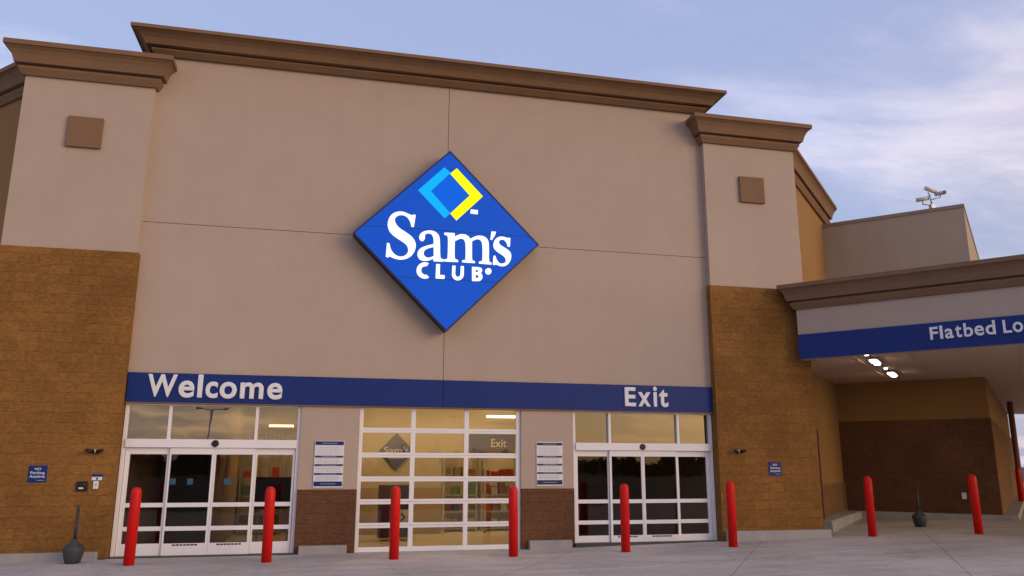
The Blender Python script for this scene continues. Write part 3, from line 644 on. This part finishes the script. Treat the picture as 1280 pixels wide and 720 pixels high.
def twin(x, z, lab):
    t = thing('security_light', lab, 'light fixture', (x, PY, z), 0, 'twin-head fixtures beside the doors')
    m = MB(); m.lathe([(.05, -.03), (.055, 0), (.05, .03)], 0, -.04, 0, 16); m.box(-.03, .03, -.04, 0, -.025, .025); m.build('body', M['cream'], t)
    for s in (-1, 1):
        m = MB(); m.tube((s*.04, -.07, -.01), (s*.15, -.16, .02), .045, .03); m.build('lamp_head', M['black'], t)
twin(-6.92, 2.055, 'small black twin-head fixture on the left pillar above the call box')
twin(7.03, 2.135, 'small black twin-head fixture on the right pillar beside the Exit door')
t = thing('wall_outlet', 'tiny pale outlet box low on the dark wall under the canopy', 'outlet box', (15.85, 2.72, .95), R(-45))
m = MB(); m.box(-.06, .06, -.05, -.02, -.09, .09); m.build('cover', M['paint'], t, .006)
# camera mast on the parapet
t = thing('camera_mast', 'grey mast with three security cameras standing on the parapet', 'security camera', (15.93, 2.73, 9.79))
t.scale = (.85, .85, .9)
m = MB(); m.box(-.09, .09, -.07, .07, 0, .14); m.tube((0, 0, .1), (-.07, 0, .52), .028); m.build('mast', M['steel'], t)
for i, (ar, tip, d_) in enumerate((([(-.02, 0, .12), (-.40, 0, .13), (-.40, 0, .24)], (-.42, 0, .32), Vector((.75, -.62, .05))), ([(-.05, 0, .40), (-.12, 0, .60)], (-.04, -.02, .69), Vector((.9, -.1, -.28))), ([(0, 0, .33), (.42, 0, .46), (.42, 0, .52)], (.36, -.06, .58), Vector((.12, -1, -.12))))):
    m = MB()
    for a, b in zip(ar, ar[1:]): m.tube(a, b, .02)
    m.build('arm', M['steel'], t)
    d_.normalize(); a = Vector(tip)-d_*.20; b = Vector(tip)+d_*.20
    m = MB(); m.tube(a, b, .075, .075); cm = m.build('camera_body', M['cream'], t)
    m = MB(); m.tube(b, b+d_*.03, .07, .065); m.build('lens', M['black'], cm)

# ------------------------------------------------------------ things inside, seen through the glass
t = thing('indoor_diamond_sign', 'faded grey blue diamond logo sign inside behind the middle glass door', 'sign', (-.64, 4.12, 2.15))
m = MB(); m.plate([(0, .49), (-.47, 0), (0, -.49), (.47, 0)], -.03, 0); m.build('plate', M['greyblue'], t)
text_mesh("Sam's", 'lettering', M['letter2'], t, -.33, .33, -.05, .17, -.03, .008, .0)
text_mesh('CLUB', 'lettering', M['letter2'], t, -.2, .2, -.2, .09, -.03, .008, .01, 1.3)
t = thing('indoor_exit_sign', 'dull grey blue hanging band reading Exit inside the middle glass door', 'sign', (2.1, 3.95, 2.19))
m = MB(); m.box(-.8, .75, -.03, 0, 0, .47); m.build('panel', M['greyblue'], t)
text_mesh('Exit', 'lettering', M['letter2'], t, -.19, .24, .09, .22, -.03, .008, .01)
t = thing('blue_kiosk', 'dark blue kiosk with grey top inside behind the middle glass door', 'kiosk', (-.76, 2.6, 0))
m = MB(); m.box(-.40, .40, -.25, .25, .08, 1.0); m.build('cabinet', M['navy'], t, .01); m = MB(); m.box(-.40, .40, -.27, .25, 1.0, 1.32); m.build('head_panel', M['greyblue'], t, .01)
m = MB(); m.box(.06, .30, -.262, -.25, .38, .74); m.build('label_panel', M['letter2'], t)
m = MB(); m.plate([(.13, .68), (.25, .56), (.13, .44), (.13, .50), (.19, .56), (.13, .62)], -.270, -.262); m.build('arrow', M['black'], t)
t = thing('blue_poster_stand', 'dark blue display stand inside behind the right of the Welcome door', 'display stand', (-3.62, 3.0, 0))
m = MB(); m.box(-.48, .40, -.04, 0, .75, 1.5); m.build('panel', M['navy'], t); 
for a_ in (-.4, .3):
    m = MB(); m.box(a_, a_+.04, -.04, 0, 0, .75); m.build('leg', M['rack'], t)
t = thing('indoor_header_panel', 'dark blue header panel inside above the Welcome door glass', 'sign', (-3.7, 3.0, 2.36))
m = MB(); m.box(-.55, .52, -.03, 0, 0, .32); m.build('panel', M['greyblue'], t)
m = MB()
for k_ in range(7): m.box(-.25+k_*.1, -.21+k_*.1, -.035, -.03, .06, .18)
m.build('marking', M['letter2'], t)
# shelving racks with stock
RK = 'shelving racks inside the entrance'
def rack(x, y, wd, lab, levels=(.1, .55, 1.0, 1.45)):
    t = thing('shelving_rack', lab, 'shelving rack', (x, y, 0), 0, RK)
    for px in (-wd/2, wd/2-.05):
        for py in (-.25, .2): m = MB(); m.box(px, px+.05, py, py+.05, 0, 2.0); m.build('upright', M['rack'], t)
    for z in levels:
        m = MB(); m.box(-wd/2+.05, wd/2-.05, -.25, .25, z-.04, z); m.build('shelf', M['rack'], t)
rack(1.2, 5.0, 1.0, 'shelving rack inside left of the hanging Exit band, behind the middle glass door')
rack(2.35, 5.0, 1.1, 'shelving rack inside below the hanging Exit band, nearest the right bollard')
rack(-4.1, 5.0, 1.1, 'shelving rack inside behind the right sliding leaf of the Welcome door')
rack(-2.85, 5.1, 1.1, 'shelving rack inside behind the dark blue display stand')
cols = [(.5, .06, .02), (.55, .3, .1), (.45, .42, .36), (.1, .12, .2), (.4, .3, .12), (.25, .08, .05), (.12, .2, .1)]
pm = [pmat('carton_colour', c_, .7, var=.1) for c_ in cols]
boxes = [MB().box(-.09, .09, -.12, .12, 0, .24).build('product_box', mm, None, .004) for mm in pm]
used = set(); random.seed(3)
cn = ['red', 'orange brown', 'pale grey', 'dark blue', 'yellow brown', 'dark red', 'dark green']
for rx, ry, wd, wh in ((1.2, 5.0, 1.0, 'left of the hanging Exit band'), (2.35, 5.0, 1.1, 'below the hanging Exit band'), (-4.1, 5.0, 1.1, 'behind the right sliding Welcome leaf'), (-2.85, 5.1, 1.1, 'behind the dark display stand')):
    for z in (.1, .55, 1.0, 1.45):
        x = rx-wd/2+.17
        q_ = 0
        while x < rx+wd/2-.14:
            q_ += 1
            i = random.randrange(7) if z < 1.3 else random.choice((0, 1, 0, 2))
            o = boxes[i] if i not in used else boxes[i].copy()
            if i in used: C.objects.link(o)
            used.add(i)
            o.location = (x, ry-.08, z); o.scale = (1, 1, random.uniform(.7, 1.3))
            tag(o, f'{cn[i]} product box, {["first", "second", "third", "fourth", "fifth", "sixth"][q_-1]} from left, {({.1: "bottom", .55: "second", 1.0: "third", 1.45: "top"})[z]} shelf {wh}', 'box', 'product boxes on the indoor shelving')
            x += random.uniform(.19, .26)
for i in range(7):
    if i not in used: bpy.data.objects.remove(boxes[i])

# ------------------------------------------------------------ what the glass reflects: the car park behind the camera
def lamp_post(x, y, h, lab):
    t = thing('street_lamp', lab, 'street lamp', (x, y, -.06), 0, 'tall lamp posts in the car park')
    m = MB(); m.tube((0, 0, 0), (0, 0, h), .14, .09); m.build('pole', M['steel'], t)
    m = MB(); m.tube((-1.1, 0, h), (1.1, 0, h), .05); m.build('cross_arm', M['steel'], t)
    for s in (-1, 1):
        m = MB(); m.box(s*1.1-.3, s*1.1+.3, -.18, .18, h-.1, h+.08); m.build('lamp_head', M['dgrey'], t)
lamp_post(-12.8, -60, 6.7, 'car park lamp post with two heads, mirrored in the Welcome door glass')
lamp_post(16, -95, 8.5, 'car park lamp post with two heads, far behind and to the right')
m = MB(); random.seed(11)
for i in range(190):
    a = -math.pi*.5 + random.uniform(-1.35, 1.35); d_ = random.uniform(120, 150); X, Y = d_*math.cos(a), d_*math.sin(a)
    hgt = random.uniform(.6, 2.2) if i % 7 else random.uniform(2.5, 4.5); wd = random.uniform(2.5, 5)
    for k_ in range(70):
        u = random.gauss(0, 1)*wd*.45; v = random.gauss(0, 1)*wd*.45; z = abs(random.gauss(.45, .28))*hgt*(1-.3*abs(u)/wd)
        q = Vector((X+u, Y+v, z)); s_ = random.uniform(.5, 1.1); ax = Vector((random.gauss(0, 1), random.gauss(0, 1), random.gauss(0, 1))).normalized(); bx = ax.orthogonal().normalized()*s_; by = ax.cross(bx)
        m.face([q-bx-by, q+bx-by, q+bx+by, q-bx+by])
tag(m.build('far_woodland', M['leaf']), 'dark belt of trees far behind the camera, seen only mirrored in the glass', 'woodland', kind='stuff')
